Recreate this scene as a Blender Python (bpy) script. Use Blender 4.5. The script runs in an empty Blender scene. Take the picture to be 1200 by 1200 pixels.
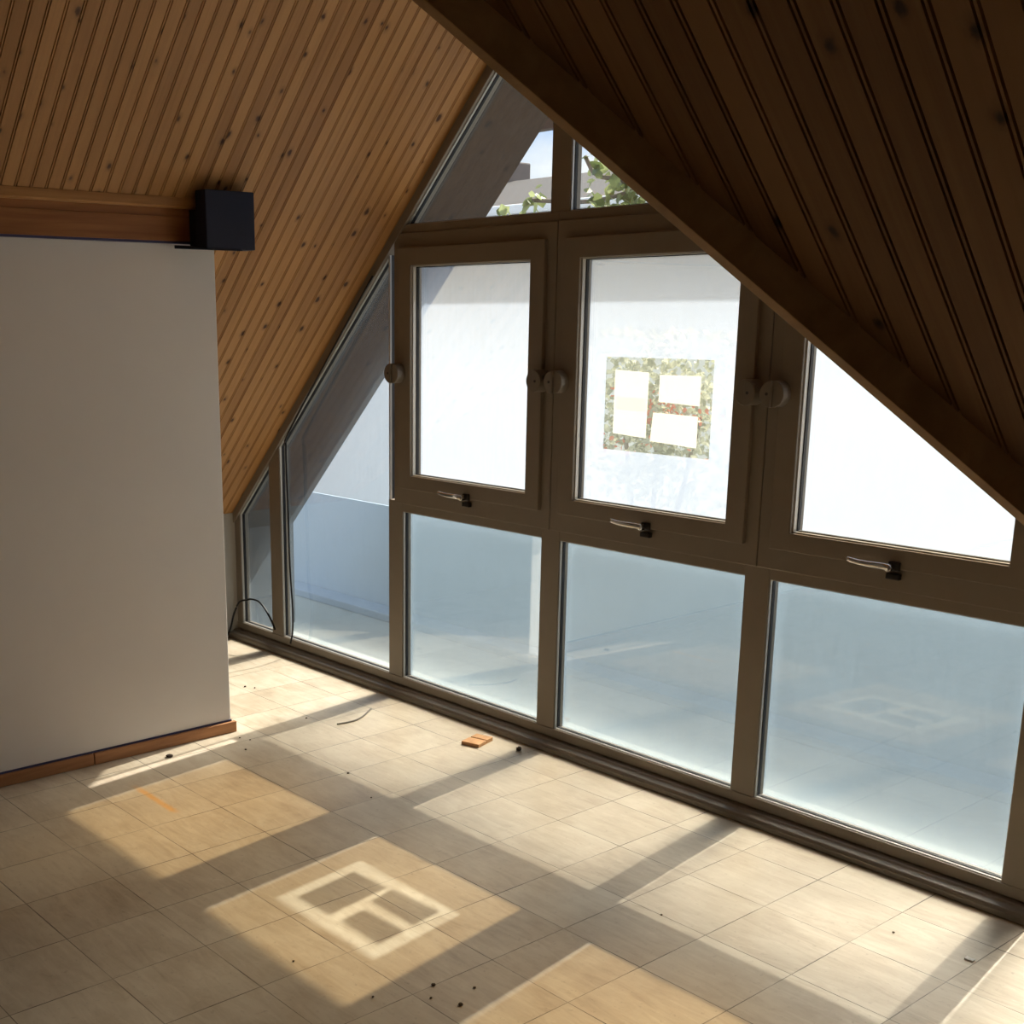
import bpy, bmesh, math, random
from mathutils import Vector, Matrix
S = bpy.context.scene
COL = S.collection
random.seed(7)

# ------------------------------------------------------------------ helpers
def link(name, bm, mat, parent=None, bevel=0.0, smooth=False):
    me = bpy.data.meshes.new(name)
    bmesh.ops.recalc_face_normals(bm, faces=bm.faces)
    bm.to_mesh(me); bm.free()
    for m in (mat if isinstance(mat, (list, tuple)) else [mat]):
        me.materials.append(m)
    if smooth:
        for p in me.polygons: p.use_smooth = True
    o = bpy.data.objects.new(name, me); COL.objects.link(o)
    if parent: o.parent = parent
    if bevel:
        b = o.modifiers.new('bevel', 'BEVEL'); b.width = bevel; b.segments = 2
        b.limit_method = 'ANGLE'; b.angle_limit = math.radians(40)
    return o

def tag(o, label, cat=None, group=None, kind=None):
    o['label'] = label
    if cat: o['category'] = cat
    if group: o['group'] = group
    if kind: o['kind'] = kind
    return o

def empty(name, loc=(0, 0, 0)):
    o = bpy.data.objects.new(name, None); COL.objects.link(o)
    o.location = loc; o.empty_display_size = 0.1
    return o

def place(o, root):
    """parent a world-space mesh under a root that stands elsewhere"""
    o.parent = root
    o.matrix_parent_inverse = Matrix.Translation(root.location).inverted()
    return o

def box(bm, x0, x1, y0, y1, z0, z1):
    vs = [bm.verts.new((x, y, z)) for z in (z0, z1) for y in (y0, y1) for x in (x0, x1)]
    for f in ((0, 1, 3, 2), (4, 6, 7, 5), (0, 4, 5, 1), (2, 3, 7, 6), (0, 2, 6, 4), (1, 5, 7, 3)):
        bm.faces.new([vs[i] for i in f])
    return bm

def prism_xz(bm, pts, y0, y1):
    a = [bm.verts.new((x, y0, z)) for x, z in pts]; b = [bm.verts.new((x, y1, z)) for x, z in pts]
    n = len(pts)
    bm.faces.new(a); bm.faces.new(b[::-1])
    for i in range(n):
        j = (i + 1) % n; bm.faces.new((a[j], a[i], b[i], b[j]))
    return bm

def prism_yz(bm, pts, x0, x1):
    a = [bm.verts.new((x0, y, z)) for y, z in pts]; b = [bm.verts.new((x1, y, z)) for y, z in pts]
    n = len(pts)
    bm.faces.new(a); bm.faces.new(b[::-1])
    for i in range(n):
        j = (i + 1) % n; bm.faces.new((a[j], a[i], b[i], b[j]))
    return bm

def inset(pts, d):
    """inset a convex counter-clockwise polygon by d"""
    n = len(pts); L = []
    for i in range(n):
        (x0, z0), (x1, z1) = pts[i], pts[(i + 1) % n]
        l = math.hypot(x1 - x0, z1 - z0); nx, nz = -(z1 - z0) / l, (x1 - x0) / l
        L.append((nx, nz, nx * x0 + nz * z0 + d))
    out = []
    for i in range(n):
        a, b, c = L[i - 1]; e, f, g = L[i]
        det = a * f - b * e
        out.append(((c * f - b * g) / det, (a * g - c * e) / det))
    return out

def ring_xz(bm, outer, inner, y0, y1):
    n = len(outer)
    vo = [[bm.verts.new((x, y, z)) for x, z in outer] for y in (y0, y1)]
    vi = [[bm.verts.new((x, y, z)) for x, z in inner] for y in (y0, y1)]
    for i in range(n):
        j = (i + 1) % n
        bm.faces.new((vo[0][i], vo[0][j], vi[0][j], vi[0][i]))
        bm.faces.new((vo[1][j], vo[1][i], vi[1][i], vi[1][j]))
        bm.faces.new((vo[0][j], vo[0][i], vo[1][i], vo[1][j]))
        bm.faces.new((vi[0][i], vi[0][j], vi[1][j], vi[1][i]))
    return bm

def tube(bm, path, r, seg=8):
    path = [Vector(p) for p in path]; rings = []
    for i, p in enumerate(path):
        t = (path[min(i + 1, len(path) - 1)] - path[max(i - 1, 0)]).normalized()
        ref = Vector((0, 0, 1)) if abs(t.z) < .9 else Vector((1, 0, 0))
        a = t.cross(ref).normalized(); b = t.cross(a)
        rr = r[i] if isinstance(r, (list, tuple)) else r
        rings.append([bm.verts.new(p + (a * math.cos(2 * math.pi * k / seg) + b * math.sin(2 * math.pi * k / seg)) * rr) for k in range(seg)])
    for u, v in zip(rings, rings[1:]):
        for k in range(seg):
            l = (k + 1) % seg; bm.faces.new((u[k], u[l], v[l], v[k]))
    bm.faces.new(rings[0][::-1]); bm.faces.new(rings[-1])
    return bm

def smooth_path(pts, n=8):
    P = [Vector(p) for p in pts]; P = [2 * P[0] - P[1]] + P + [2 * P[-1] - P[-2]]; out = []
    for i in range(1, len(P) - 2):
        for k in range(n):
            t = k / n; a, b, c, d = P[i - 1], P[i], P[i + 1], P[i + 2]
            out.append(.5 * ((2 * b) + (c - a) * t + (2 * a - 5 * b + 4 * c - d) * t * t + (3 * b - a - 3 * c + d) * t ** 3))
    out.append(P[-2]); return out

def cyl_y(bm, cx, cz, r, y0, y1, a0=0, a1=2 * math.pi, seg=28):
    """disc (or a half of one) with its axis along y"""
    full = abs(a1 - a0) > 6.28
    k = seg if full else seg // 2 + 1
    pts = [(cx + r * math.cos(a0 + (a1 - a0) * i / (k if full else k - 1)), cz + r * math.sin(a0 + (a1 - a0) * i / (k if full else k - 1))) for i in range(k)]
    return prism_xz(bm, pts, y0, y1)

# ------------------------------------------------------------------ materials
class N:
    def __init__(s, name):
        s.m = bpy.data.materials.new(name); s.m.use_nodes = True
        s.t = s.m.node_tree; s.t.nodes.clear()
        s.out = s.t.nodes.new('ShaderNodeOutputMaterial')
    def n(s, typ, **kw):
        o = s.t.nodes.new(typ)
        for k, v in kw.items():
            if k in ('loc',): continue
            setattr(o, k, v)
        return o
    def l(s, a, b): s.t.links.new(a, b)
    def setv(s, sock, v):
        if isinstance(v, bpy.types.NodeSocket): s.l(v, sock)
        elif v is not None: sock.default_value = v
    def math(s, op, a, b=None, c=None, clamp=False):
        o = s.n('ShaderNodeMath', operation=op, use_clamp=clamp)
        for i, v in enumerate((a, b, c)):
            if v is not None: s.setv(o.inputs[i], v)
        return o.outputs[0]
    def mix(s, f, a, b, mode='MIX'):
        o = s.n('ShaderNodeMix', data_type='RGBA', blend_type=mode)
        s.setv(o.inputs[0], f); s.setv(o.inputs[6], a); s.setv(o.inputs[7], b)
        return o.outputs[2]
    def noise(s, vec, scale, detail=3, rough=.5, dist=0):
        o = s.n('ShaderNodeTexNoise'); s.setv(o.inputs['Vector'], vec)
        o.inputs['Scale'].default_value = scale; o.inputs['Detail'].default_value = detail
        o.inputs['Roughness'].default_value = rough; o.inputs['Distortion'].default_value = dist
        return o.outputs['Fac']
    def ramp(s, f, stops):
        o = s.n('ShaderNodeValToRGB'); s.l(f, o.inputs[0]); e = o.color_ramp.elements
        while len(e) < len(stops): e.new(.5)
        for i, (p, c) in enumerate(stops):
            e[i].position = p; e[i].color = c if len(c) == 4 else (*c, 1)
        return o.outputs[0]
    def mapr(s, f, a, b, c=0, d=1):
        o = s.n('ShaderNodeMapRange'); s.setv(o.inputs[0], f)
        for i, v in enumerate((a, b, c, d)): o.inputs[i + 1].default_value = v
        return o.outputs[0]
    def obj(s): return s.n('ShaderNodeTexCoord').outputs['Object']
    def scale(s, vec, v, loc=(0, 0, 0)):
        o = s.n('ShaderNodeMapping'); s.l(vec, o.inputs[0]); o.inputs['Scale'].default_value = v
        o.inputs['Location'].default_value = loc
        return o.outputs[0]
    def sep(s, vec):
        o = s.n('ShaderNodeSeparateXYZ'); s.l(vec, o.inputs[0]); return o.outputs
    def comb(s, x, y, z):
        o = s.n('ShaderNodeCombineXYZ')
        for i, v in enumerate((x, y, z)): s.setv(o.inputs[i], v)
        return o.outputs[0]
    def bsdf(s, col, rough=.5, spec=.5, metal=0, bump=None, bstr=.2, bdist=.01):
        b = s.n('ShaderNodeBsdfPrincipled')
        s.setv(b.inputs['Base Color'], col if isinstance(col, bpy.types.NodeSocket) or len(col) == 4 else (*col, 1))
        s.setv(b.inputs['Roughness'], rough); s.setv(b.inputs['Specular IOR Level'], spec); s.setv(b.inputs['Metallic'], metal)
        if bump is not None:
            u = s.n('ShaderNodeBump'); u.inputs['Strength'].default_value = bstr; u.inputs['Distance'].default_value = bdist
            s.l(bump, u.inputs['Height']); s.l(u.outputs[0], b.inputs['Normal'])
        s.l(b.outputs[0], s.out.inputs[0]); return b

def plain(name, col, rough=.5, spec=.5, metal=0, var=.12, scale=9, bstr=.1):
    k = N(name); o = k.obj(); f = k.noise(o, scale, 5, .6)
    c = k.mix(f, (*[x * (1 - var) for x in col], 1), (*[min(1, x * (1 + var)) for x in col], 1))
    k.bsdf(c, rough, spec, metal, bump=f, bstr=bstr, bdist=.002); return k.m

def board_mat(name, light, dark, knot):
    """tongue and groove pine: UV = (metres along the board, metres across)"""
    k = N(name); uv = k.n('ShaderNodeUVMap').outputs[0]
    at = k.n('ShaderNodeAttribute', attribute_name='board'); r = at.outputs['Fac']
    s = k.sep(uv)
    v = k.comb(s[0], s[1], k.math('MULTIPLY', r, 37.0))
    g = k.noise(k.scale(v, (2.0, 55, 1)), 1.6, 5, .6, .6)
    w = k.noise(k.scale(v, (1.2, 9, 1)), 1.1, 2, .5)
    tone = k.math('ADD', k.math('MULTIPLY', g, .55), k.math('MULTIPLY', w, .45))
    tone = k.math('ADD', tone, k.math('MULTIPLY', k.math('SUBTRACT', r, .5), .38))
    col = k.ramp(tone, [(.28, dark), (.66, light)])
    # knots: dark ellipses with a softer halo
    vk = k.comb(k.math('ADD', s[0], k.math('MULTIPLY', r, 91.0)), s[1], 0.0)
    vd = k.n('ShaderNodeTexVoronoi', voronoi_dimensions='2D'); k.l(k.scale(vk, (8.0, 9.5, 1)), vd.inputs['Vector']); vd.inputs['Scale'].default_value = 1
    wob = k.math('ADD', vd.outputs['Distance'], k.math('MULTIPLY', k.math('SUBTRACT', k.noise(v, 70, 2), .5), .11))
    pick = k.sep(vd.outputs['Color'])
    size = k.math('MULTIPLY', k.math('GREATER_THAN', pick[0], .52), k.mapr(k.math('POWER', pick[1], 1.6), 0, 1, .03, .10))
    core = k.math('LESS_THAN', wob, size)
    core = k.mapr(k.math('SUBTRACT', size, wob), -.03, .03, 0, 1)
    halo = k.mapr(k.math('SUBTRACT', size, wob), -.12, .0, 0, .55)
    has = k.math('GREATER_THAN', size, .01)
    col = k.mix(k.math('MULTIPLY', halo, has), col, (*[x * .55 for x in dark], 1))
    col = k.mix(k.math('MULTIPLY', core, has), col, (*knot, 1))
    k.bsdf(col, .5, .3, bump=g, bstr=.08, bdist=.001); return k.m

def wood_mat(name, light, dark, axis=(1.5, 30, 30), rough=.5):
    k = N(name); o = k.obj()
    g = k.noise(k.scale(o, axis), 1.4, 5, .6, .5)
    k.bsdf(k.ramp(g, [(.3, dark), (.7, light)]), rough, .35, bump=g, bstr=.1, bdist=.002); return k.m

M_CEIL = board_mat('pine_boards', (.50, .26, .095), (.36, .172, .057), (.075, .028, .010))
M_CEILR = board_mat('pine_boards_shaded', (.345, .165, .056), (.24, .105, .033), (.05, .019, .007))  # same pine, darkened so the colour carries this slope's shade
M_TRIM = wood_mat('trim_wood', (.56, .32, .13), (.38, .20, .07), (8, 8, 8))
M_BEAM = wood_mat('beam_wood', (.40, .17, .055), (.27, .105, .032), (30, 1.5, 30))
M_BEAML = wood_mat('beam_moulding_wood', (.52, .27, .09), (.38, .17, .05), (30, 1.5, 30))
M_BASE = wood_mat('baseboard_wood', (.52, .25, .11), (.34, .15, .06), (30, 2.0, 30))
M_BLOCK = wood_mat('block_wood', (.66, .37, .17), (.50, .25, .10), (30, 3, 30))
M_NAVY = plain('navy_paint', (.007, .009, .030), .55, .4)
M_NAVYD = plain('navy_paint_dull', (.016, .018, .03), .7, .3)
M_BLUE = plain('blue_paint_line', (.06, .06, .14), .6, .3)
M_WALL = plain('white_wall_paint', (.86, .81, .765), .75, .25, var=.035, scale=3.5, bstr=.05)
M_KNEE = plain('grey_plaster', (.42, .40, .36), .8, .2, var=.15, scale=7)
M_FRAME = plain('taupe_frame_paint', (.235, .195, .15), .42, .4, var=.08, scale=14, bstr=.04)
M_BEAD = plain('aluminium_bead', (.52, .50, .46), .35, .5, .3, var=.05)
M_GASK = plain('black_rubber', (.012, .012, .014), .55, .4)
M_CABLE = plain('black_cable', (.012, .012, .013), .45, .4)
M_PIVOT = plain('pivot_cap_paint', (.20, .17, .135), .38, .45, var=.06)
M_SCREW = plain('dark_screw', (.03, .03, .03), .4, .5)
M_CHROME = plain('chrome', (.80, .79, .77), .12, .5, 1.0, var=.03, bstr=.02)
M_HBASE = plain('dark_lock_metal', (.035, .03, .028), .35, .5, .6)
M_SILL = plain('sill_metal', (.20, .17, .135), .4, .45, var=.12)
M_CRUMB = plain('dark_crumb', (.05, .035, .025), .8, .2)
M_CRUMBS = plain('brown_crumb', (.10, .075, .05), .8, .2)
M_PAPER = plain('white_paper', (.85, .83, .78), .7, .2)
M_TWIG = plain('grey_strip', (.20, .18, .15), .6, .3)

def floor_mat():
    k = N('vinyl_tiles'); o = k.obj(); s = k.sep(o); T = .305
    gx = k.math('DIVIDE', s[0], T); gy = k.math('DIVIDE', k.math('SUBTRACT', s[1], .0357), T)
    ix, iy = k.math('FLOOR', gx), k.math('FLOOR', gy)
    fx = k.math('ABSOLUTE', k.math('SUBTRACT', k.math('FRACT', k.math('ADD', gx, .5)), .5))
    fy = k.math('ABSOLUTE', k.math('SUBTRACT', k.math('FRACT', k.math('ADD', gy, .5)), .5))
    wn = k.n('ShaderNodeTexWhiteNoise', noise_dimensions='2D'); k.l(k.comb(ix, iy, 0.0), wn.inputs['Vector'])
    rnd = wn.outputs['Value']
    # marbled streaks along x, seeded per tile
    v = k.comb(s[0], s[1], k.math('MULTIPLY', rnd, 30))
    st = k.noise(k.scale(v, (3.2, 17, 1)), 1.5, 7, .68, 1.1)
    cl = k.noise(v, 5, 5, .6, .4)
    big = k.noise(o, 1.15, 3, .5)
    tone = k.math('ADD', k.math('ADD', k.math('MULTIPLY', st, .5), k.math('MULTIPLY', cl, .40)), k.math('MULTIPLY', rnd, .10))
    col = k.ramp(tone, [(.28, (.385, .30, .21)), (.45, (.535, .45, .34)), (.60, (.64, .565, .45))])
    # worn grime and pale scuffs
    col = k.mix(k.mapr(big, .48, .68, 0, .38), col, (.37, .315, .235, 1))
    fl = k.noise(o, 46, 4, .7)
    col = k.mix(k.mapr(fl, .60, .72, 0, .42), col, (.26, .20, .145, 1))
    sc = k.noise(k.scale(k.n('ShaderNodeVectorRotate').outputs[0], (1, 1, 1)), 3, 2) if False else k.noise(k.scale(o, (6, 60, 1)), 1.2, 3, .5, 1.5)
    col = k.mix(k.mapr(sc, .66, .76, 0, .35), col, (.72, .66, .55, 1))
    # short pale scratch strokes
    sh = k.noise(k.scale(k.comb(k.math('ADD', s[0], k.math('MULTIPLY', s[1], .8)), k.math('SUBTRACT', s[1], k.math('MULTIPLY', s[0], .8)), 0.0), (5, 150, 1)), 1, 1)
    msk = k.math('MULTIPLY', k.mapr(sh, .74, .78, 0, 1), k.mapr(k.noise(o, 3.1, 1), .55, .62, 0, .6))
    col = k.mix(msk, col, (.80, .75, .66, 1))
    # orange paint streak left on the tiles
    cy = k.math('ABSOLUTE', k.math('ADD', s[1], k.math('ADD', 1.6455, k.math('MULTIPLY', k.math('ADD', s[0], .86), .02))))
    across = k.mapr(k.math('ADD', cy, k.math('MULTIPLY', k.math('SUBTRACT', k.noise(o, 55, 3), .5), .02)), .005, .021, 1, 0)
    along = k.math('MULTIPLY', k.mapr(s[0], -1.05, -.96, 0, 1), k.mapr(s[0], -.71, -.66, 1, 0))
    col = k.mix(k.math('MULTIPLY', k.math('MULTIPLY', across, along), .62), col, (.80, .40, .07, 1))
    # joints between tiles, dirty in stretches
    jn = k.noise(o, 2.3, 3, .6)
    wid = k.mapr(jn,   .35, .7, .0030, .0078)
    line = k.math('LESS_THAN', k.math('MINIMUM', fx, fy), wid)
    wob = k.mapr(k.noise(o, 5.5, 3), .32, .6, .35, .95)
    col = k.mix(k.math('MULTIPLY', line, wob), col, (.085, .06, .042, 1))
    b = k.bsdf(col, k.mapr(st, .3, .7, .30, .46), .5, bump=k.math('SUBTRACT', k.math('MULTIPLY', k.noise(o, 9, 3), .3), line), bstr=.12, bdist=.003)
    return k.m
M_FLOOR = floor_mat()

def glass_mat():
    k = N('window_glass')
    lw = k.n('ShaderNodeLayerWeight'); lw.inputs['Blend'].default_value = .5
    f = k.math('ADD', k.math('MULTIPLY', k.math('POWER', lw.outputs['Facing'], 4.5), .91), .085)
    tr = k.n('ShaderNodeBsdfTransparent'); tr.inputs[0].default_value = (.955, .975, .972, 1)
    gl = k.n('ShaderNodeBsdfGlossy'); gl.inputs['Roughness'].default_value = .02; gl.inputs[0].default_value = (1, 1, 1, 1)
    mx = k.n('ShaderNodeMixShader'); k.l(f, mx.inputs[0]); k.l(tr.outputs[0], mx.inputs[1]); k.l(gl.outputs[0], mx.inputs[2])
    k.l(mx.outputs[0], k.out.inputs[0]); return k.m
M_GLASS = glass_mat()

def film_mat(name, trans, tint, col, edge=None):
    """frosted film: part passes straight through (tint), the rest is scattered (col)"""
    k = N(name); o = k.obj()
    a = k.noise(k.scale(o, (60, 1, 5)), 1.0, 4, .6); b = k.noise(o, 3.2, 4, .6)
    f = k.math('ADD', k.math('MULTIPLY', k.math('ADD', a, b), .10), 1 - trans - .10, clamp=True)
    if edge:
        # grime haze thicker towards the pane's rim (UV = distance to rim, distance to bottom, metres)
        s = k.sep(k.n('ShaderNodeUVMap').outputs[0])
        st = k.noise(k.scale(o, (38, 1, 3)), 1, 4, .65)
        d = k.math('SUBTRACT', s[1], k.math('MULTIPLY', st, .10))
        h = k.math('MULTIPLY', k.mapr(d, -.05, .10, 1, 0), edge)
        h = k.math('MAXIMUM', h, k.mapr(s[0], .0, .05, edge * 1.0, 0))
        f = k.math('ADD', f, h, clamp=True)
    t = k.n('ShaderNodeBsdfTransparent'); t.inputs[0].default_value = (*tint, 1)
    tl = k.n('ShaderNodeBsdfTranslucent'); tl.inputs[0].default_value = (*col, 1)
    mx = k.n('ShaderNodeMixShader'); k.l(f, mx.inputs[0]); k.l(t.outputs[0], mx.inputs[1]); k.l(tl.outputs[0], mx.inputs[2])
    k.l(mx.outputs[0], k.out.inputs[0]); return k.m
M_FILM = film_mat('frosted_film', .42, (1.0, .76, .46), (.41, .46, .545))
M_ISLE = film_mat('double_film', .16, (1.0, .80, .55), (.50, .50, .475))
M_GLARE = film_mat('glare_veil', .91, (1.0, .955, .82), (.66, .66, .58))  # pale veil that paints glare over the cleared pattern
M_HAZE = film_mat('hazy_film', .66, (1.0, .97, .90), (.21, .28, .345), .10)
M_HAZEC = film_mat('thin_haze', .86, (1.0, .98, .95), (.22, .28, .34), .08)
def diffuser_mat(name, clear, ior, rough, col):
    """clear glue layer of the film: passes light but blurs its direction"""
    k = N(name)
    t = k.n('ShaderNodeBsdfTransparent'); t.inputs[0].default_value = (1, 1, 1, 1)
    r = k.n('ShaderNodeBsdfRefraction'); r.inputs['Color'].default_value = (*col, 1); r.inputs['IOR'].default_value = ior; r.inputs['Roughness'].default_value = rough
    mx = k.n('ShaderNodeMixShader'); mx.inputs[0].default_value = 1 - clear
    k.l(t.outputs[0], mx.inputs[1]); k.l(r.outputs[0], mx.inputs[2]); k.l(mx.outputs[0], k.out.inputs[0]); return k.m
M_DIFF = diffuser_mat('blurring_layer', .76, 1.14, .55, (1, .97, .93))
M_TAPE = film_mat('clear_tape', .80, (.86, .86, .86), (.8, .8, .8))

# ------------------------------------------------------------------ geometry of the place
# glazing stands in the plane y = 0, x runs along it, the room lies at y < 0, z is up
XL, ZL = -2.87, .74                      # knee wall under the sloping ceiling
def zleft(x): return x + 3.61            # sloping ceiling left of the dormer ridge
def zright(x): return 2.2917 - (x - 1.754) / .8034
XR = 0.3805                              # ridge of the dormer
ZR = zleft(XR)
XE = 1.754 + .8034 * 2.2917              # where the right slope meets the floor

# ---- floor
bm = bmesh.new(); box(bm, -2.95, 5.6, -7.1, .06, -.12, 0)
tag(link('floor', bm, M_FLOOR), 'worn beige vinyl tile floor with patches of window light', 'floor', kind='structure')

# ---- boarded ceilings: real grooves, one mesh per slope
MOD = .0592
PROF = [(0, 0), (.0460, 0), (.0482, .009), (.0503, 0), (.0546, 0), (.0569, .009)]   # (across, groove depth)
def boards(name, u0, u1, ends, P, nrm, mat, phase=0):
    """boards run between ends(u) = (start, stop); P(u, s) gives the point, nrm the outward normal"""
    bm = bmesh.new(); uvl = bm.loops.layers.uv.new('UVMap'); bl = bm.faces.layers.float.new('board')
    n0 = math.floor((u0 - phase) / MOD) - 1; prev = None; pu = None
    nrm = Vector(nrm)
    lst = []
    k = n0
    while True:
        base = phase + k * MOD
        if base > u1: break
        for a, d in PROF:
            u = base + a
            if u0 <= u <= u1: lst.append((u, d, k))
        k += 1
    rnd = {}
    for i, (u, d, k) in enumerate(lst):
        s0, s1 = ends(u)
        a = bm.verts.new(P(u, s0) + nrm * d); b = bm.verts.new(P(u, s1) + nrm * d)
        if prev:
            f = bm.faces.new((prev[0], a, b, prev[1]))
            if prev[2] not in rnd: rnd[prev[2]] = random.random()
            f[bl] = rnd[prev[2]]
            q = [(prev[3], prev[4]), (s0, u), (s1, u), (prev[5], prev[4])]
            for lp, c in zip(f.loops, q): lp[uvl].uv = c
        prev = (a, b, k, s0, u, s1)
    me = bpy.data.meshes.new(name); bm.to_mesh(me); bm.free(); me.materials.append(mat)
    o = bpy.data.objects.new(name, me); COL.objects.link(o)
    return o
r2 = math.sqrt(.5)
o = boards('ceiling', -4.0, -.002, lambda y: (max(XL - .02, -y - 3.61), XR), lambda y, x: Vector((x, y, zleft(x))), (-r2, 0, r2), M_CEIL, -1.832 + .0524)
tag(o, 'knotty pine board ceiling sloping down to the low wall', 'ceiling', kind='structure')
def yval(x):
    if x < XR: return -zleft(x)
    return min(0.0, -zright(x))
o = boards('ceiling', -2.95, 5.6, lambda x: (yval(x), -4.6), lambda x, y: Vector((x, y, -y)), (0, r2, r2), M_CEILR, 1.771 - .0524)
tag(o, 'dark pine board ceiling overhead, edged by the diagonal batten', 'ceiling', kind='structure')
o = boards('ceiling', -4.0, -.002, lambda y: (XR, 1.754 + .8034 * (y + 2.2917)), lambda y, x: Vector((x, y, zright(x))), (.78, 0, .63), M_CEIL, .02)
tag(o, 'pine board slope hidden behind the diagonal batten', 'ceiling', kind='structure')
bm = bmesh.new(); bm.faces.new([bm.verts.new(v) for v in ((-2.95, -4.6, 4.6), (5.6, -4.6, 4.6), (5.6, -7.05, 2.15), (-2.95, -7.05, 2.15))])
tag(link('ceiling', bm, M_WALL), 'white rear roof slope behind the viewer', 'ceiling', kind='structure')

# ---- walls
bm = bmesh.new(); prism_yz(bm, [(-.975, 0), (-.975, 2.235), (-2.235, 2.235), (-4.6, 4.6), (-7, 2.2), (-7, 0)], -1.475, -1.37)
tag(link('wall_left', bm, M_WALL, bevel=.004), 'white painted partition wall under the wooden beam', 'wall', kind='structure')
bm = bmesh.new(); prism_yz(bm, [(0.0, 0), (0.0, .735), (-.735, .735), (-4.6, 4.6), (-7, 2.2), (-7, 0)], XL - .1, XL)
tag(link('wall_outer', bm, M_KNEE), 'low grey plaster wall in the corner behind the partition', 'wall', kind='structure')
bm = bmesh.new(); prism_yz(bm, [(0, 0), (-4.6, 4.6), (-7, 2.2), (-7, 0)], 5.5, 5.6)
tag(link('wall_right', bm, M_WALL), 'white end wall out of view to the right', 'wall', kind='structure')
bm = bmesh.new(); box(bm, -2.95, 5.6, -7.1, -7, 0, 2.25)
tag(link('wall_back', bm, M_WALL), 'white wall behind the viewer', 'wall', kind='structure')

# baseboard in two lengths, with the brushed blue line above it
root = empty('baseboard_left', (-1.37, -2, 0))
for y0, y1 in ((-1.655, -.955), (-7, -1.659)):
    bm = bmesh.new(); box(bm, -1.372, -1.352, y0, y1, 0, .05)
    place(link('board', bm, M_BASE, bevel=.003), root)
bm = bmesh.new(); box(bm, -1.371, -1.366, -7, -.973, .05, .058)
tag(place(link('paint_line', bm, M_BLUE), root), 'dark blue brushed line along the top')
tag(root, 'reddish wood baseboard with a blue line at the white partition', 'baseboard', kind='structure')

# beam on top of the partition
root = empty('ceiling_beam', (-1.36, -2, 2.13))
bm = bmesh.new(); box(bm, -1.42, -1.335, -6.9, -1.0, 2.136, 2.274)
place(link('beam_body', bm, M_BEAM, bevel=.003), root)
bm = bmesh.new(); prism_xz(bm, [(-1.42, 2.274), (-1.315, 2.274), (-1.308, 2.284), (-1.308, 2.3), (-1.42, 2.186)], -4.0, -1.0); bm.free()
bm = bmesh.new(); prism_xz(bm, [(-1.338, 2.262), (-1.31, 2.262), (-1.304, 2.27), (-1.304, 2.303), (-1.338, 2.27)], -2.30, -1.0)
place(link('moulding', bm, M_BEAML, bevel=.002), root)
bm = bmesh.new(); box(bm, -1.338, -1.331, -6.9, -1.0, 2.136, 2.232)
place(link('fascia_board', bm, M_BEAM, bevel=.002), root)
bm = bmesh.new(); box(bm, -1.372, -1.333, -6.9, -1.0, 2.128, 2.136)
tag(place(link('paint_line', bm, M_BLUE), root), 'thin dark blue line under the beam')
tag(root, 'brown wooden beam along the top of the white partition', 'beam')

# navy box on the end of the beam
root = empty('navy_box', (-1.28, -1.0, 2.1))
bm = bmesh.new(); box(bm, -1.272, -1.195, -1.115, -.885, 2.105, 2.331)
place(link('box_body', bm, M_NAVY, bevel=.004), root)
bm = bmesh.new(); prism_xz(bm, [(-1.34, 2.108), (-1.19, 2.100), (-1.19, 2.106), (-1.34, 2.122)], -1.18, -.95)
place(link('base_plate', bm, M_NAVYD, bevel=.002), root)
bm = bmesh.new(); box(bm, -1.331, -1.272, -1.112, -.90, 2.115, 2.258)
place(link('side_bracket', bm, M_NAVYD, bevel=.002), root)
tag(root, 'dark navy square box mounted on the end of the wooden beam', 'box')

# batten along the edge of the main ceiling
A = Vector((1.754, -2.2917, 2.2917)); B = Vector((2.2553, -1.6677, 1.6677)); v = (B - A).normalized()
A0 = A - v * 2.85; B0 = A + v * 3.05
CAM = Vector((3.32051, -3.79960, 1.83794))
def batten_ring(p):
    mid = (A + B) / 2
    e2 = (CAM - mid); e2 -= e2.dot(v) * v; e2.normalize()
    e1 = v.cross(e2).normalized()
    if e1.z > 0: e1 = -e1
    f = math.radians(20)
    d1 = (e1 * math.cos(f) + e2 * math.sin(f)).normalized()
    d2 = (e1 * .55 - e2 * .835).normalized()
    L1 = p + d1 * .0585; L0 = L1 + d2 * .026
    return [p - e2 * .0 + e1 * -.006, L1, L0, L0 - d1 * .055]
bm = bmesh.new(); ra = [bm.verts.new(q) for q in batten_ring(A0)]; rb = [bm.verts.new(q) for q in batten_ring(B0)]
bm.faces.new(ra); bm.faces.new(rb[::-1])
for i in range(4): bm.faces.new((ra[i], ra[(i + 1) % 4], rb[(i + 1) % 4], rb[i]))
tag(link('trim_1', bm, M_TRIM, bevel=.0015), 'wooden batten running diagonally along the edge of the dark ceiling', 'trim', kind='structure')

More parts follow.
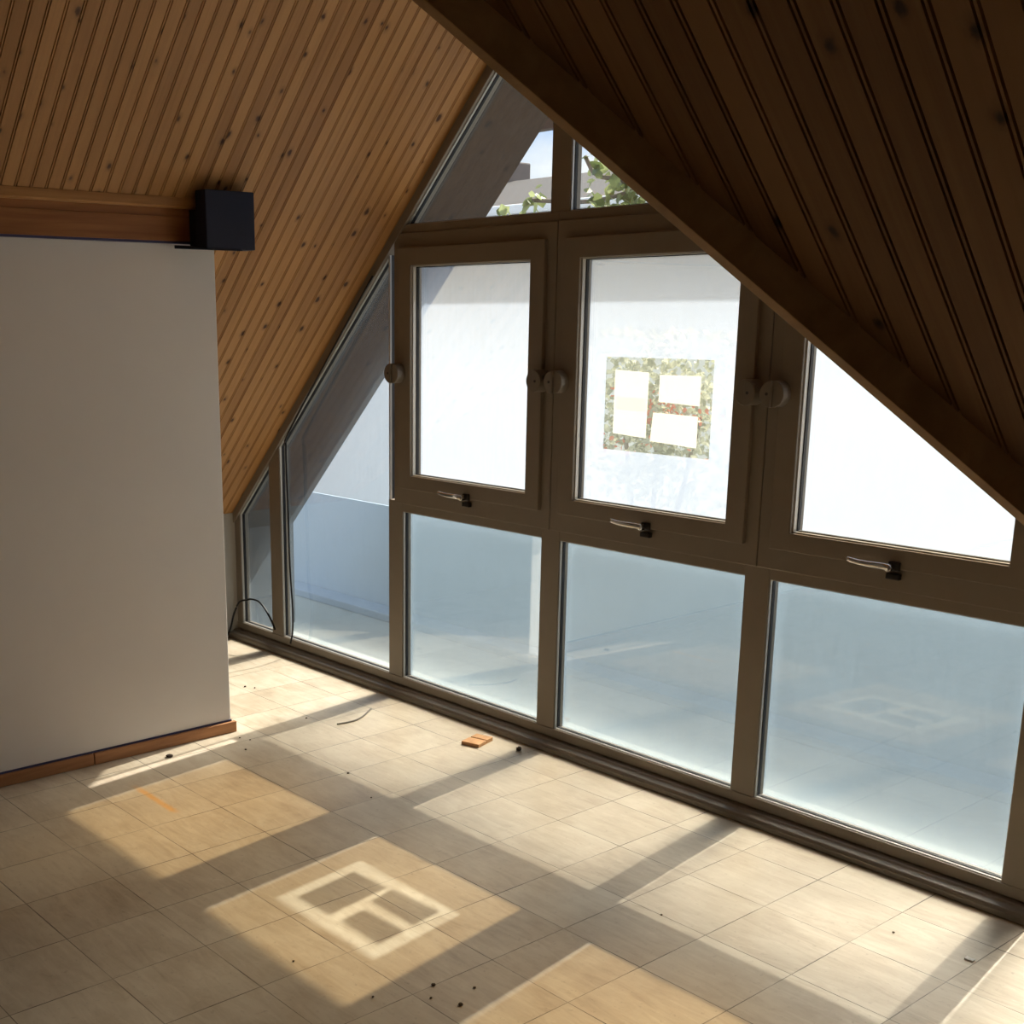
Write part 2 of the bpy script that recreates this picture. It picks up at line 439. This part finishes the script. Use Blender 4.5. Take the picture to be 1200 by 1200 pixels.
# ------------------------------------------------------------------ glazed gable
MUL = [-2.4435, -1.3775, -.33, .71, 1.755, 2.80]; HW = .0525
ZB, ZM, ZT = .089, .926, 2.25
OFF = .062                                # slope frame, measured down from the slope
def zl(x): return zleft(x) - OFF
def zr(x): return zright(x) - OFF * 1.1
W1 = empty('window_1', (0, 0, 0))
tag(W1, 'taupe metal glazing frame filling the gable', 'window', kind='structure')
F0, F1 = 0.0, .062
for i, x in enumerate(MUL):
    top = (min(zl(x - HW), zl(x + HW)) if x < XR - .1 else zr(x + HW)) + .02
    bm = bmesh.new()
    if 1 <= i <= 4:
        box(bm, x - HW, x + HW, F0, F1, .05, .975); place(link('mullion', bm, M_FRAME, bevel=.002), W1)
        if top > 2.2:
            bm = bmesh.new(); t0 = zl(x - HW) if x < XR else zr(x - HW); t1 = zl(x + HW) if x < XR else zr(x + HW)
            prism_xz(bm, [(x - HW, 2.205), (x + HW, 2.205), (x + HW, t1 + .02), (x - HW, t0 + .02)], F0 + .001, F1)
            place(link('mullion', bm, M_FRAME, bevel=.002), W1)
    else:
        t0 = zl(x - HW) if x < XR else zr(x - HW); t1 = zl(x + HW) if x < XR else zr(x + HW)
        prism_xz(bm, [(x - HW, .05), (x + HW, .05), (x + HW, t1 + .02), (x - HW, t0 + .02)], F0, F1)
        place(link('mullion', bm, M_FRAME, bevel=.002), W1)
# end post, tall piece beside the low wall
bm = bmesh.new(); prism_xz(bm, [(XL, .05), (-2.815, .05), (-2.815, .78), (XL, .735)], F0, F1); place(link('mullion', bm, M_FRAME, bevel=.002), W1)
for a, b in zip(MUL[1:4], MUL[2:5]):      # low transoms and the rail above the opening windows
    bm = bmesh.new(); box(bm, a + HW, b - HW, F0, F1, ZM, .975); place(link('transom', bm, M_FRAME, bevel=.002), W1)
    bm = bmesh.new()
    box(bm, a - HW * (a < 0 and a < -1), b + HW * (b > 1.7), F0 - .001, F1, 2.205, ZT); place(link('transom', bm, M_FRAME, bevel=.002), W1)
bm = bmesh.new(); box(bm, XL, 3.55, -.004, F1, .048, ZB); place(link('bottom_rail', bm, M_FRAME, bevel=.003), W1)
bm = bmesh.new(); prism_yz(bm, [(-.066, 0), (-.066, .022), (-.058, .034), (-.036, .038), (-.030, .046), (F1, .048), (F1, 0)], XL, 3.55)
place(link('sill', bm, M_SILL, bevel=.004), W1)
# sloping rails
bm = bmesh.new(); prism_xz(bm, [(XL, zl(XL)), (XR, zl(XR)), (XR, ZR), (XL, ZL)], -.012, F1); place(link('sloping_rail', bm, M_FRAME, bevel=.002), W1)
bm = bmesh.new(); prism_xz(bm, [(XR, ZR), (XR, zr(XR)), (3.55, zr(3.55)), (3.58, .02)], -.012, F1); place(link('sloping_rail', bm, M_FRAME, bevel=.002), W1)

def pane_sheet(poly, y, mat, parent, name, holes=None):
    """thin sheet; UV.x = distance to the nearest rim, UV.y = height above the lower edge"""
    x0 = min(p[0] for p in poly); x1 = max(p[0] for p in poly); z0 = min(p[1] for p in poly); z1 = max(p[1] for p in poly)
    bm = bmesh.new(); uvl = bm.loops.layers.uv.new('UVMap')
    bm.faces.new([bm.verts.new((x, y, z)) for x, z in poly])
    nx, nz = 14, 14
    for i in range(1, nx):
        g = bm.verts[:] + bm.edges[:] + bm.faces[:]
        bmesh.ops.bisect_plane(bm, geom=g, plane_co=(x0 + (x1 - x0) * i / nx, 0, 0), plane_no=(1, 0, 0))
    for i in range(1, nz):
        g = bm.verts[:] + bm.edges[:] + bm.faces[:]
        bmesh.ops.bisect_plane(bm, geom=g, plane_co=(0, 0, z0 + (z1 - z0) * i / nz), plane_no=(0, 0, 1))
    n = len(poly)
    def rim(x, z):
        d = 9
        for i in range(n):
            (a, b), (c, e) = poly[i], poly[(i + 1) % n]; l = math.hypot(c - a, e - b)
            d = min(d, abs((c - a) * (z - b) - (e - b) * (x - a)) / l)
        return d
    for f in bm.faces:
        for lp in f.loops: lp[uvl].uv = (rim(lp.vert.co.x, lp.vert.co.z), lp.vert.co.z - z0)
    return place(link(name, bm, mat), parent)

def sub(o, part):
    """world-space mesh under a part that is itself in world space"""
    o.parent = part; o.matrix_parent_inverse = Matrix.Identity(4); return o

GAP = .006
def fixed_pane(poly, film=None, gap=True):
    """glass in the frame with a black gasket and, where frosted, a film that stops short of one side"""
    g = bmesh.new(); prism_xz(g, inset(poly, -.006), .034, .040)
    pane = place(link('glass_pane', g, M_GLASS), W1)
    b = bmesh.new(); ring_xz(b, inset(poly, -.004), inset(poly, .006), .018, .034); sub(link('gasket', b, M_GASK), pane)
    b = bmesh.new(); ring_xz(b, inset(poly, -.004), inset(poly, .0035), .006, .018); sub(link('glazing_bead', b, M_BEAD), pane)
    if film:
        q = inset(poly, .004)
        x0 = min(p[0] for p in q)
        if gap: q = [(x + GAP if x < x0 + .001 else x, z) for x, z in q]
        k = pane_sheet(q, .0455, film, W1, 'haze_film'); sub(k, pane)
        if film is M_HAZE:
            b = bmesh.new(); prism_xz(b, q, .042, .0445); sub(link('blurring_film', b, M_DIFF), pane)
    return pane
LOW = [(a + HW, b - HW) for a, b in zip(MUL[1:5], MUL[2:6])]
for i, (a, b) in enumerate(LOW[:3]):
    fixed_pane([(a, ZB), (b, ZB), (b, ZM), (a, ZM)], M_HAZE)
# corner panes under the slopes
fixed_pane([(-2.815, ZB), (-2.498, ZB), (-2.498, zl(-2.498)), (-2.815, zl(-2.815))], M_HAZEC)
fixed_pane([(-2.391, ZB), (-1.43, ZB), (-1.43, zl(-1.43)), (-2.391, zl(-2.391))], M_HAZEC)
fixed_pane([(1.8075, ZB), (2.7475, ZB), (2.7475, zr(2.7475)), (1.8075, zr(1.8075))], M_HAZE)
fixed_pane([(2.8525, ZB), (3.40, ZB), (3.40, zr(3.40)), (2.8525, zr(2.8525))], M_HAZE)
# clear panes in the top of the gable
xl0 = ZT - 3.61 + OFF
fixed_pane([(xl0, ZT), (MUL[2] - HW, ZT), (MUL[2] - HW, zl(MUL[2] - HW))])
fixed_pane([(MUL[2] + HW, ZT), (MUL[3] - HW, ZT), (MUL[3] - HW, zr(MUL[3] - HW)), (XR, min(zl(XR), zr(XR))), (MUL[2] + HW, zl(MUL[2] + HW))])
xr0 = 1.754 + (2.2917 - ZT - OFF * 1.1) * .8034
fixed_pane([(MUL[3] + HW, ZT), (xr0, ZT), (MUL[3] + HW, zr(MUL[3] + HW))])

# ---- three pivot windows
LABELS = ['pivot window with frosted pane and no cut-out, beneath the clear triangular top pane',
          'pivot window whose frosted pane has a clear square pattern cut in it',
          'pivot window with frosted pane cut off by the diagonal wooden batten']
ZF0, ZF1 = .965, 2.215; SB, STp = 1.042, 2.148; GB, GT = 1.108, 2.068
# the cleared pattern, in the frosted pane of the middle window
SX0, SX1, SZ0, SZ1 = -.082, .440, 1.326, 1.689
def su(u): return SX0 + (SX1 - SX0) * u
def sw(w): return SZ1 - (SZ1 - SZ0) * w
for i in range(3):
    xa, xb = MUL[i + 1], MUL[i + 2]; xc = (xa + xb) / 2
    root = empty('window_%d' % (i + 2), (xc, 0, ZF0))
    tag(root, LABELS[i], 'window', kind='structure')
    s0, s1 = xa + HW + .003, xb - HW - .003            # sash edges
    g0, g1 = s0 + .083, s1 - .083
    # outer frame: two frames meet on the mullion line with a fine seam
    bm = bmesh.new()
    ring_xz(bm, [(xa + .0018, ZF0), (xb - .0018, ZF0), (xb - .0018, ZF1), (xa + .0018, ZF1)],
            [(s0 + .012, SB - .0 + .008), (s1 - .012, SB + .008), (s1 - .012, STp - .012), (s0 + .012, STp - .012)], -.008, .062)
    place(link('outer_frame', bm, M_FRAME, bevel=.0025), root)
    S_out = [(s0, SB), (s1, SB), (s1, STp), (s0, STp)]; S_in = [(g0, GB), (g1, GB), (g1, GT), (g0, GT)]
    bm = bmesh.new(); ring_xz(bm, S_out, inset(S_in, -.001), -.024, .055)
    sash = place(link('sash', bm, M_FRAME, bevel=.003), root)
    bm = bmesh.new(); ring_xz(bm, inset(S_in, -.003), inset(S_in, .004), -.010, .010)
    k = place(link('glazing_bead', bm, M_BEAD, bevel=.0015), root); sub(k, sash)
    bm = bmesh.new(); ring_xz(bm, inset(S_in, -.003), inset(S_in, .007), .010, .026)
    k = place(link('gasket', bm, M_GASK), root); sub(k, sash)
    bm = bmesh.new(); prism_xz(bm, inset(S_in, -.006), .026, .032)
    pane = place(link('glass_pane', bm, M_GLASS), root)
    fx0, fx1, fz0, fz1 = g0 + .005 + GAP, g1 - .004, GB + .004, GT - .004
    if i != 1:
        rects = [(fx0, fx1, fz0, fz1)]
    else:
        rects = [(fx0, SX0, fz0, fz1), (SX1, fx1, fz0, fz1), (SX0, SX1, SZ1, fz1), (SX0, SX1, fz0, SZ0)]
    bm = bmesh.new(); bm.loops.layers.uv.new('UVMap')
    for x0, x1, z0, z1 in rects: bm.faces.new([bm.verts.new(q) for q in ((x0, .034, z0), (x1, .034, z0), (x1, .034, z1), (x0, .034, z1))])
    bmesh.ops.remove_doubles(bm, verts=bm.verts, dist=1e-5)
    k = place(link('frosted_film', bm, M_FILM), root); sub(k, pane)
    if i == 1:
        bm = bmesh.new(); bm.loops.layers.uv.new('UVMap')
        bm.faces.new([bm.verts.new(q) for q in ((SX0, .036, SZ0), (SX1, .036, SZ0), (SX1, .036, SZ1), (SX0, .036, SZ1))])  # sheet added to wash out the view like glare
        k = place(link('glare_veil', bm, M_GLARE), root); sub(k, pane); k['label'] = 'pale veil imitating glare over the cleared square'
        # islands of film left standing inside the cleared square
        for pts in ([(.09, .135), (.42, .15), (.415, .845), (.09, .82)], [(.52, .17), (.895, .165), (.895, .47), (.52, .45)],
                    [(.475, .565), (.885, .575), (.885, .90), (.455, .87)]):
            bm = bmesh.new(); bm.loops.layers.uv.new('UVMap'); bm.faces.new([bm.verts.new((su(u), .034, sw(w))) for u, w in pts])
            k = place(link('film_island', bm, M_ISLE), root); sub(k, pane)
        bm = bmesh.new(); bm.loops.layers.uv.new('UVMap'); bm.faces.new([bm.verts.new((su(u), .0345, sw(w))) for u, w in ((.11, .42), (.40, .425), (.40, .565), (.11, .56))])
        k = place(link('tape_strip', bm, M_TAPE), root); sub(k, pane); k['label'] = 'faint grey tape strip'
        for j, (u, w, a, b) in enumerate(((.435, .62, .025, .05), (.43, .72, .03, .06), (.44, .80, .045, .02))):
            pass
    # pivots: a split round cap at mid height on each side
    for sx in (s0, s1):
        for half in (0, 1):
            bm = bmesh.new()
            a0 = math.pi / 2 if half == 0 else -math.pi / 2
            cyl_y(bm, sx, 1.585, .046, -.068 if (half == 0) == (sx == s1) else -.078, -.006, a0, a0 + math.pi)
            pv = place(link('pivot_cap', bm, M_PIVOT, bevel=.003), root)
            if (half == 0) != (sx == s1):
                bm = bmesh.new(); cyl_y(bm, sx + (-.016 if half == 0 else .016), 1.585, .0055, -.0795, -.074)
                k = place(link('screw', bm, M_SCREW), root); sub(k, pv)
    # lever handle at the foot of the sash
    hx = xc + .008; hz = 1.052
    bm = bmesh.new(); box(bm, hx - .012, hx + .030, -.032, -.022, hz - .016, hz + .014)
    hb = place(link('handle_base', bm, M_HBASE, bevel=.003), root)
    bm = bmesh.new(); cyl_y(bm, hx + .002, hz - .003, .0125, -.058, -.034, seg=18)
    k = place(link('spindle', bm, M_CHROME if i else M_CHROME, bevel=.002), root); sub(k, hb)
    bm = bmesh.new()
    box(bm, hx - .018, hx + .030, -.030, -.010, hz - .046, hz - .026)
    k = place(link('lock_catch', bm, M_HBASE, bevel=.003), root)
    bm = bmesh.new()
    path = [(hx + .006, -.052, hz - .003), (hx - .012, -.062, hz + .001), (hx - .05, -.068, hz + .002), (hx - .09, -.070, hz + .003), (hx - .135, -.070, hz + .008)]
    pth = smooth_path(path, 5); rings = []
    for j, p in enumerate(pth):
        t = j / (len(pth) - 1); hh = .011 - .003 * t; th = .0048
        rings.append([bm.verts.new(p + Vector((0, a * th, b * hh))) for a, b in ((-1, -.7), (-1, .7), (-.4, 1), (.4, 1), (1, .7), (1, -.7), (.4, -1), (-.4, -1))])
    for a, b in zip(rings, rings[1:]):
        for q in range(8): bm.faces.new((a[q], a[(q + 1) % 8], b[(q + 1) % 8], b[q]))
    bm.faces.new(rings[0][::-1]); bm.faces.new(rings[-1])
    tag(place(link('handle', bm, M_CHROME, smooth=True), root), 'chrome lever handle')

# ------------------------------------------------------------------ loose things in the room
bm = bmesh.new()
pts = [(-.552, -.268, .0), (-2.2926, 0, 0)]
path = smooth_path([(-1.52, -.022, 2.03), (-1.9, -.022, 1.63), (-2.2626, -.022, 1.2369), (-2.285, -.022, 1.17), (-2.283, -.024, 1.05), (-2.278, -.022, .8101), (-2.273, -.024, .60), (-2.268, -.022, .4318), (-2.246, -.028, .2674), (-2.256, -.026, .1431), (-2.274, -.030, .075)], 6)
tube(bm, path, .0052)
tag(link('cable', bm, M_CABLE, smooth=True), 'thin black cable hanging straight down in front of the corner pane', 'cable')
bm = bmesh.new()
path = smooth_path([(-2.90 + .045, -.16, .006), (-2.855, -.10, .004), (-2.840, -.07, .06), (-2.835, -.05, .134), (-2.818, -.03, .2003), (-2.78, -.028, .2294), (-2.7236, -.028, .2443), (-2.668, -.028, .2591), (-2.5869, -.028, .2582), (-2.5178, -.028, .2205), (-2.4666, -.024, .165), (-2.44, -.02, .12)], 6)
tube(bm, path, .0055)
tag(link('cable', bm, M_CABLE, smooth=True), 'thin black cable looping in an arch in the corner by the low wall', 'cable')

# block of wood lying on the floor: two pieces side by side
c = Vector((-.543, -.208, 0)); ux = Vector((.96, .27, 0)).normalized(); uy = Vector((-.27, .96, 0)).normalized()
root = empty('wooden_block', c)
for (a0, a1, b0, b1, t) in ((-.044, .046, -.062, .006, .016), (-.040, .046, .009, .060, .018)):
    bm = bmesh.new(); box(bm, a0, a1, b0, b1, 0, t)
    o = link('wood_piece', bm, M_BLOCK, bevel=.002); o.parent = root
root.rotation_euler = (0, 0, math.atan2(ux.y, ux.x))
tag(root, 'small orange-brown wooden block in two pieces on the floor near the window', 'block')
# pebble
def crumb(name, x, y, r, mat, flat=.6, seed=0):
    rr = random.Random(seed); bm = bmesh.new(); bmesh.ops.create_icosphere(bm, subdivisions=2, radius=r)
    for vv in bm.verts: vv.co *= 1 + rr.uniform(-.22, .22); vv.co.z *= flat
    zmin = min(vv.co.z for vv in bm.verts)
    for vv in bm.verts: vv.co.z -= zmin
    o = link(name, bm, mat, smooth=True); o.location = (x, y, 0); return o
tag(crumb('pebble', -.344, -.1433, .0125, M_CRUMB, .75, 1), 'black pebble near the window sill beyond the wooden block', 'pebble')
tag(crumb('flat_pebble', -1.244, -1.3626, .016, M_CRUMB, .3, 2), 'flat brown disc close to the wooden baseboard', 'pebble')
for i, (x, y, r) in enumerate([(-.5926, -.8894, .0085), (-1.2634, -.9961, .007), (-1.1103, -1.0614, .009), (-1.21, -.975, .006), (-1.306, -.6012, .008), (.8573, -1.8904, .006), (.916, -1.7182, .010), (.9634, -1.7683, .006), (1.0426, -1.7278, .011), (1.0, -1.6377, .007), (.5521, -1.9484, .006), (-1.93, -.5467, .010), (-1.88, -.52, .007), (1.58, -.42, .007), (1.05, -.88, .006), (-.32, -.98, .006)]):
    tag(crumb('crumb', x, y, r * .6, M_CRUMBS, .6, 10 + i), 'tiny dark crumb of dirt lying on the floor tiles', 'debris', 'crumbs scattered on the floor tiles')
bm = bmesh.new(); tube(bm, smooth_path([(-1.137, -.545, .004), (-1.128, -.49, .004), (-1.130, -.44, .004), (-1.155, -.379, .004), (-1.19, -.325, .004), (-1.2187, -.280, .006)], 5), .004)
tag(link('twig', bm, M_TWIG, smooth=True), 'thin grey curved twig on the floor in front of the corner pane', 'twig')
bm = bmesh.new(); prism_xz(bm, [(-.012, 0), (.012, 0), (.015, .006), (.0, .004), (-.011, .006)], -.008, .009)
o = link('paper_scrap', bm, M_PAPER); o.location = (1.81, -.40, 0)
tag(o, 'white scrap of paper on the floor beneath the ceiling batten', 'paper')

# ------------------------------------------------------------------ outside
M_SOFFIT = wood_mat('soffit_wood', (.075, .06, .05), (.045, .036, .03), (10, 30, 10), .7)
M_FASCIA = plain('fascia_paint', (.13, .125, .12), .6, .3)
M_TERR = plain('terrace_paint', (.36, .40, .39), .7, .3, var=.12, scale=2.5)
M_PARA = plain('parapet_paint', (.44, .55, .66), .7, .3, var=.05, scale=2)
M_UPST = plain('upstand_paint', (.33, .42, .54), .7, .3, var=.05, scale=3)
M_GROUND = plain('pale_gravel', (.68, .66, .62), .9, .1, var=.3, scale=6)
M_HOUSE = plain('white_render', (.86, .86, .85), .8, .2, var=.05, scale=2)
M_ROOF = plain('grey_roof_tiles', (.09, .083, .08), .8, .2, var=.25, scale=5)
M_CHIM = plain('chimney_render', (.20, .18, .17), .8, .2, var=.2)
M_BARK = plain('bark', (.20, .165, .13), .9, .1, var=.3, scale=20)
def leaf_mat(name, a, b):
    k = N(name); at = k.n('ShaderNodeAttribute', attribute_name='tone')
    c = k.ramp(at.outputs['Fac'], [(0, a), (1, b)])
    d = k.n('ShaderNodeBsdfPrincipled'); k.l(c, d.inputs['Base Color']); d.inputs['Roughness'].default_value = .4
    t = k.n('ShaderNodeBsdfTranslucent'); k.l(c, t.inputs[0])
    mx = k.n('ShaderNodeMixShader'); mx.inputs[0].default_value = .4
    k.l(d.outputs[0], mx.inputs[1]); k.l(t.outputs[0], mx.inputs[2]); k.l(mx.outputs[0], k.out.inputs[0]); return k.m
M_LEAF = leaf_mat('tree_leaves', (.10, .13, .04), (.42, .46, .22))
M_BUSH = leaf_mat('bush_leaves', (.34, .36, .26), (.68, .68, .55))  # leaves paled, glare through the pane put into their colour
M_FLOWER = plain('coral_flowers', (.75, .22, .12), .6, .3)

bm = bmesh.new(); box(bm, -6, 6, .062, 1.1, -.14, -.02)
tag(link('floor', bm, M_TERR), 'grey painted terrace outside the glass', 'floor', kind='structure')
bm = bmesh.new(); box(bm, -6, 6, 1.1, 1.112, -.5, .68)
tag(link('wall_outside', bm, M_PARA), 'pale blue parapet wall along the terrace', 'wall', kind='structure')
bm = bmesh.new(); box(bm, -6, 6, .94, 1.1, -.02, .03)
tag(link('trim_2', bm, M_UPST, bevel=.008), 'blue kerb at the foot of the parapet', 'trim', kind='structure')
bm = bmesh.new(); box(bm, -40, 25, 1.22, 40, -.8, -.5)
tag(link('ground', bm, M_GROUND), 'pale gravel garden beyond the parapet', 'ground', kind='structure')

# roof overhang outside the gable
root = empty('roof_overhang', (0, .3, 3))
bm = bmesh.new(); prism_xz(bm, [(-3.6, zleft(-3.6)), (XR, ZR), (XR, ZR + .16), (-3.6, zleft(-3.6) + .16)], .064, .50)
place(link('left_slope', bm, M_SOFFIT), root)
bm = bmesh.new(); prism_xz(bm, [(XR, ZR), (XE, 0.0), (XE, .2), (XR, ZR + .2)], .064, .50)
place(link('right_slope', bm, M_SOFFIT), root)
bm = bmesh.new(); prism_xz(bm, [(-1.95, 2.735), (2.5, 2.735), (2.5, 3.0), (XR, 4.12), (-1.95, 3.02)], .86, .92)
place(link('gable_board', bm, M_SOFFIT), root)
for bx in (-.95, 1.6):
    bm = bmesh.new(); box(bm, bx, bx + .08, .45, .87, 2.85, 2.95); place(link('bracket', bm, M_SOFFIT), root)
tag(root, 'dark wooden roof overhang seen through the top panes', 'roof', kind='structure')

bm = bmesh.new(); prism_xz(bm, [(-3.3, -.14), (-3.0, -.14), (-3.0, zleft(-3.0)), (-3.3, zleft(-3.3))], .064, .50)
tag(link('wall_side', bm, M_FASCIA), 'dark return wall outside the small corner pane', 'wall', kind='structure')

# neighbouring house
root = empty('house', (-8, 7, -.5))
bm = bmesh.new(); box(bm, -22, 2, 5.5, 9.5, -.5, 2.86); place(link('wall', bm, M_HOUSE), root)
bm = bmesh.new(); prism_yz(bm, [(5.30, 2.86), (5.30, 2.93), (7.5, 3.47), (9.7, 2.93), (9.7, 2.86)], -22.3, 2.3); place(link('roof', bm, M_ROOF), root)
bm = bmesh.new(); box(bm, -22.3, 2.3, 5.22, 5.31, 2.84, 2.925); place(link('gutter', bm, M_HOUSE, bevel=.02), root)
bm = bmesh.new(); box(bm, -9.0, -8.34, 7.2, 7.8, 3.2, 3.70); place(link('chimney', bm, M_CHIM, bevel=.02), root)
tag(root, 'white neighbouring house with a low grey roof beyond the terrace', 'house')

def foliage(name, mat, pts, size, parent, seed, spread=None):
    rr = random.Random(seed); bm = bmesh.new(); tl = bm.faces.layers.float.new('tone')
    for p in pts:
        s = size * rr.uniform(.65, 1.25)
        d = Vector((rr.gauss(0, 1), rr.gauss(0, 1), rr.gauss(-.35, .6))).normalized()
        w = d.cross(Vector((rr.gauss(0, 1), rr.gauss(0, 1), rr.gauss(0, 1)))).normalized(); nn = d.cross(w)
        q = [p, p + d * s * .35 + w * s * .36 + nn * .06 * s, p + d * s * .7 + w * s * .28 + nn * .05 * s, p + d * s, p + d * s * .7 - w * s * .28 + nn * .05 * s, p + d * s * .35 - w * s * .36 + nn * .06 * s]
        vs = [bm.verts.new(x) for x in q]; t = rr.random()
        for f in ((0, 1, 2, 3), (0, 3, 4, 5)):
            fc = bm.faces.new([vs[j] for j in f]); fc[tl] = t
    me = bpy.data.meshes.new(name); bm.to_mesh(me); bm.free(); me.materials.append(mat)
    o = bpy.data.objects.new(name, me); COL.objects.link(o); return place(o, parent)

rr = random.Random(5)
root = empty('tree', (-2.32, 4.5, -.5))
bm = bmesh.new(); tube(bm, smooth_path([(-2.32, 4.5, -.5), (-2.33, 4.5, 1.2), (-2.40, 4.48, 2.3), (-2.8, 4.45, 2.62), (-3.5, 4.45, 2.80), (-3.95, 4.45, 2.98), (-4.06, 4.45, 3.3)], 6), [.06 - .001 * i for i in range(37)])
place(link('trunk', bm, M_BARK, smooth=True), root)
for q in ([(-3.4, 4.46, 2.78), (-3.45, 4.5, 2.95), (-3.5, 4.5, 3.2)], [(-3.7, 4.46, 2.86), (-4.3, 4.5, 2.80), (-5.05, 4.5, 2.86)], [(-3.9, 4.46, 2.95), (-4.2, 4.46, 3.0), (-4.34, 4.46, 3.16)]):
    bm = bmesh.new(); tube(bm, smooth_path(q, 5), .018); place(link('branch', bm, M_BARK, smooth=True), root)
pts = []
for k in range(520):
    a = rr.random(); x = -4.15 + 1.25 * rr.random()
    top = 3.36 - 1.0 * abs(x + 3.85) ** 1.0 if x < -3.85 else 3.36
    z = rr.uniform(2.62, max(2.66, top))
    if x < -3.95 and rr.random() < .45: continue
    pts.append(Vector((x, 4.5 + rr.uniform(-.25, .25), z)))
for cx_, cz_, n in ((-4.28, 3.12, 6), (-4.97, 2.88, 12), (-5.03, 2.80, 6), (-4.2, 2.75, 14), (-4.25, 2.95, 6), (-5.35, 2.80, 8)):
    for k in range(n): pts.append(Vector((cx_ + rr.gauss(0, .05), 4.5 + rr.gauss(0, .05), cz_ + rr.gauss(0, .06))))
foliage('foliage', M_LEAF, pts, .12, root, 3)['kind'] = 'stuff'
tag(root, 'leafy tree seen through the clear panes at the top', 'tree')

root = empty('shrub', (-2.25, 3.0, -.5))
pts = []
for k in range(3200):
    x, y, z = rr.gauss(0, .36), rr.gauss(0, .16), rr.gauss(0, .42)
    pts.append(Vector((-2.25 + max(-.75, min(.75, x)), 3.05 + y, 1.12 + max(-.8, min(.62, z)))))
foliage('foliage', M_BUSH, pts, .055, root, 8)['kind'] = 'stuff'
fp = [Vector((-2.1 + rr.gauss(0, .24), 2.86 + rr.gauss(0, .05), 1.22 + rr.gauss(0, .10))) for k in range(150)] + [Vector((-2.5 + rr.gauss(0, .12), 2.85, .98 + rr.gauss(0, .04))) for k in range(25)]
foliage('flowers', M_FLOWER, fp, .04, root, 9)['kind'] = 'stuff'
for a in (-.2, .0, .22):
    bm = bmesh.new(); tube(bm, [(-2.25 + a * .3, 3.0, -.5), (-2.25 + a, 3.02, .6), (-2.25 + a * 1.6, 3.03, 1.2)], .016); place(link('stem', bm, M_BARK, smooth=True), root)
tag(root, 'shrub with coral flowers seen through the cleared square', 'shrub')

# ------------------------------------------------------------------ light, sky, camera
sun = bpy.data.lights.new('sun', 'SUN'); sun.energy = 4.7; sun.angle = math.radians(.6); sun.color = (1, .93, .83)
so = bpy.data.objects.new('sun', sun); COL.objects.link(so)
so.rotation_euler = Vector((-.1025, .7232, .6830)).to_track_quat('Z', 'Y').to_euler()
so.location = (-2, 12, 12)
# added wide sun that softens the bar shadows and fills them
au = bpy.data.lights.new('soft_fill_sun', 'SUN'); au.energy = 5.4; au.angle = math.radians(21); au.color = (1, .93, .83)
ao = bpy.data.objects.new('soft_fill_sun', au); COL.objects.link(ao); ao.rotation_euler = so.rotation_euler; ao.location = (-2, 12, 12.5)

W = bpy.data.worlds.new('sky'); S.world = W; W.use_nodes = True; t = W.node_tree; t.nodes.clear()
wo = t.nodes.new('ShaderNodeOutputWorld'); bg = t.nodes.new('ShaderNodeBackground'); tc = t.nodes.new('ShaderNodeTexCoord')
mp = t.nodes.new('ShaderNodeMapping'); mp.inputs['Scale'].default_value = (3, 3, 9)
nz = t.nodes.new('ShaderNodeTexNoise'); nz.inputs['Scale'].default_value = 1.3; nz.inputs['Detail'].default_value = 6; nz.inputs['Roughness'].default_value = .55
cr = t.nodes.new('ShaderNodeValToRGB'); cr.color_ramp.elements[0].position = .38; cr.color_ramp.elements[0].color = (.42, .62, .95, 1)
cr.color_ramp.elements[1].position = .60; cr.color_ramp.elements[1].color = (.95, .98, 1.0, 1)
t.links.new(tc.outputs['Generated'], mp.inputs[0]); t.links.new(mp.outputs[0], nz.inputs['Vector']); t.links.new(nz.outputs['Fac'], cr.inputs[0])
t.links.new(cr.outputs[0], bg.inputs[0]); bg.inputs[1].default_value = .85; t.links.new(bg.outputs[0], wo.inputs[0])

cd = bpy.data.cameras.new('camera'); cam = bpy.data.objects.new('camera', cd); COL.objects.link(cam)
Rm = ((0.6362857900178266, -0.18879770761927428, 0.7479945314098876), (0.7714524561441776, 0.15417796332280576, -0.6173250874010769), (0.001225287927818619, 0.9698373993733891, 0.24374970245347038))
cam.matrix_world = Matrix.Translation(CAM) @ Matrix(Rm).to_4x4()
cd.sensor_width = 36; cd.lens = 1458.34 / 1200 * 36
cd.shift_x = (600 - 477.65) / 1200; cd.shift_y = (738.9 - 600) / 1200
cd.clip_start = .02; cd.clip_end = 200
S.camera = cam
S.view_settings.view_transform = 'Standard'; S.view_settings.look = 'None'
S.view_settings.exposure = 0.58; S.view_settings.gamma = 1; S.view_settings.use_curve_mapping = False
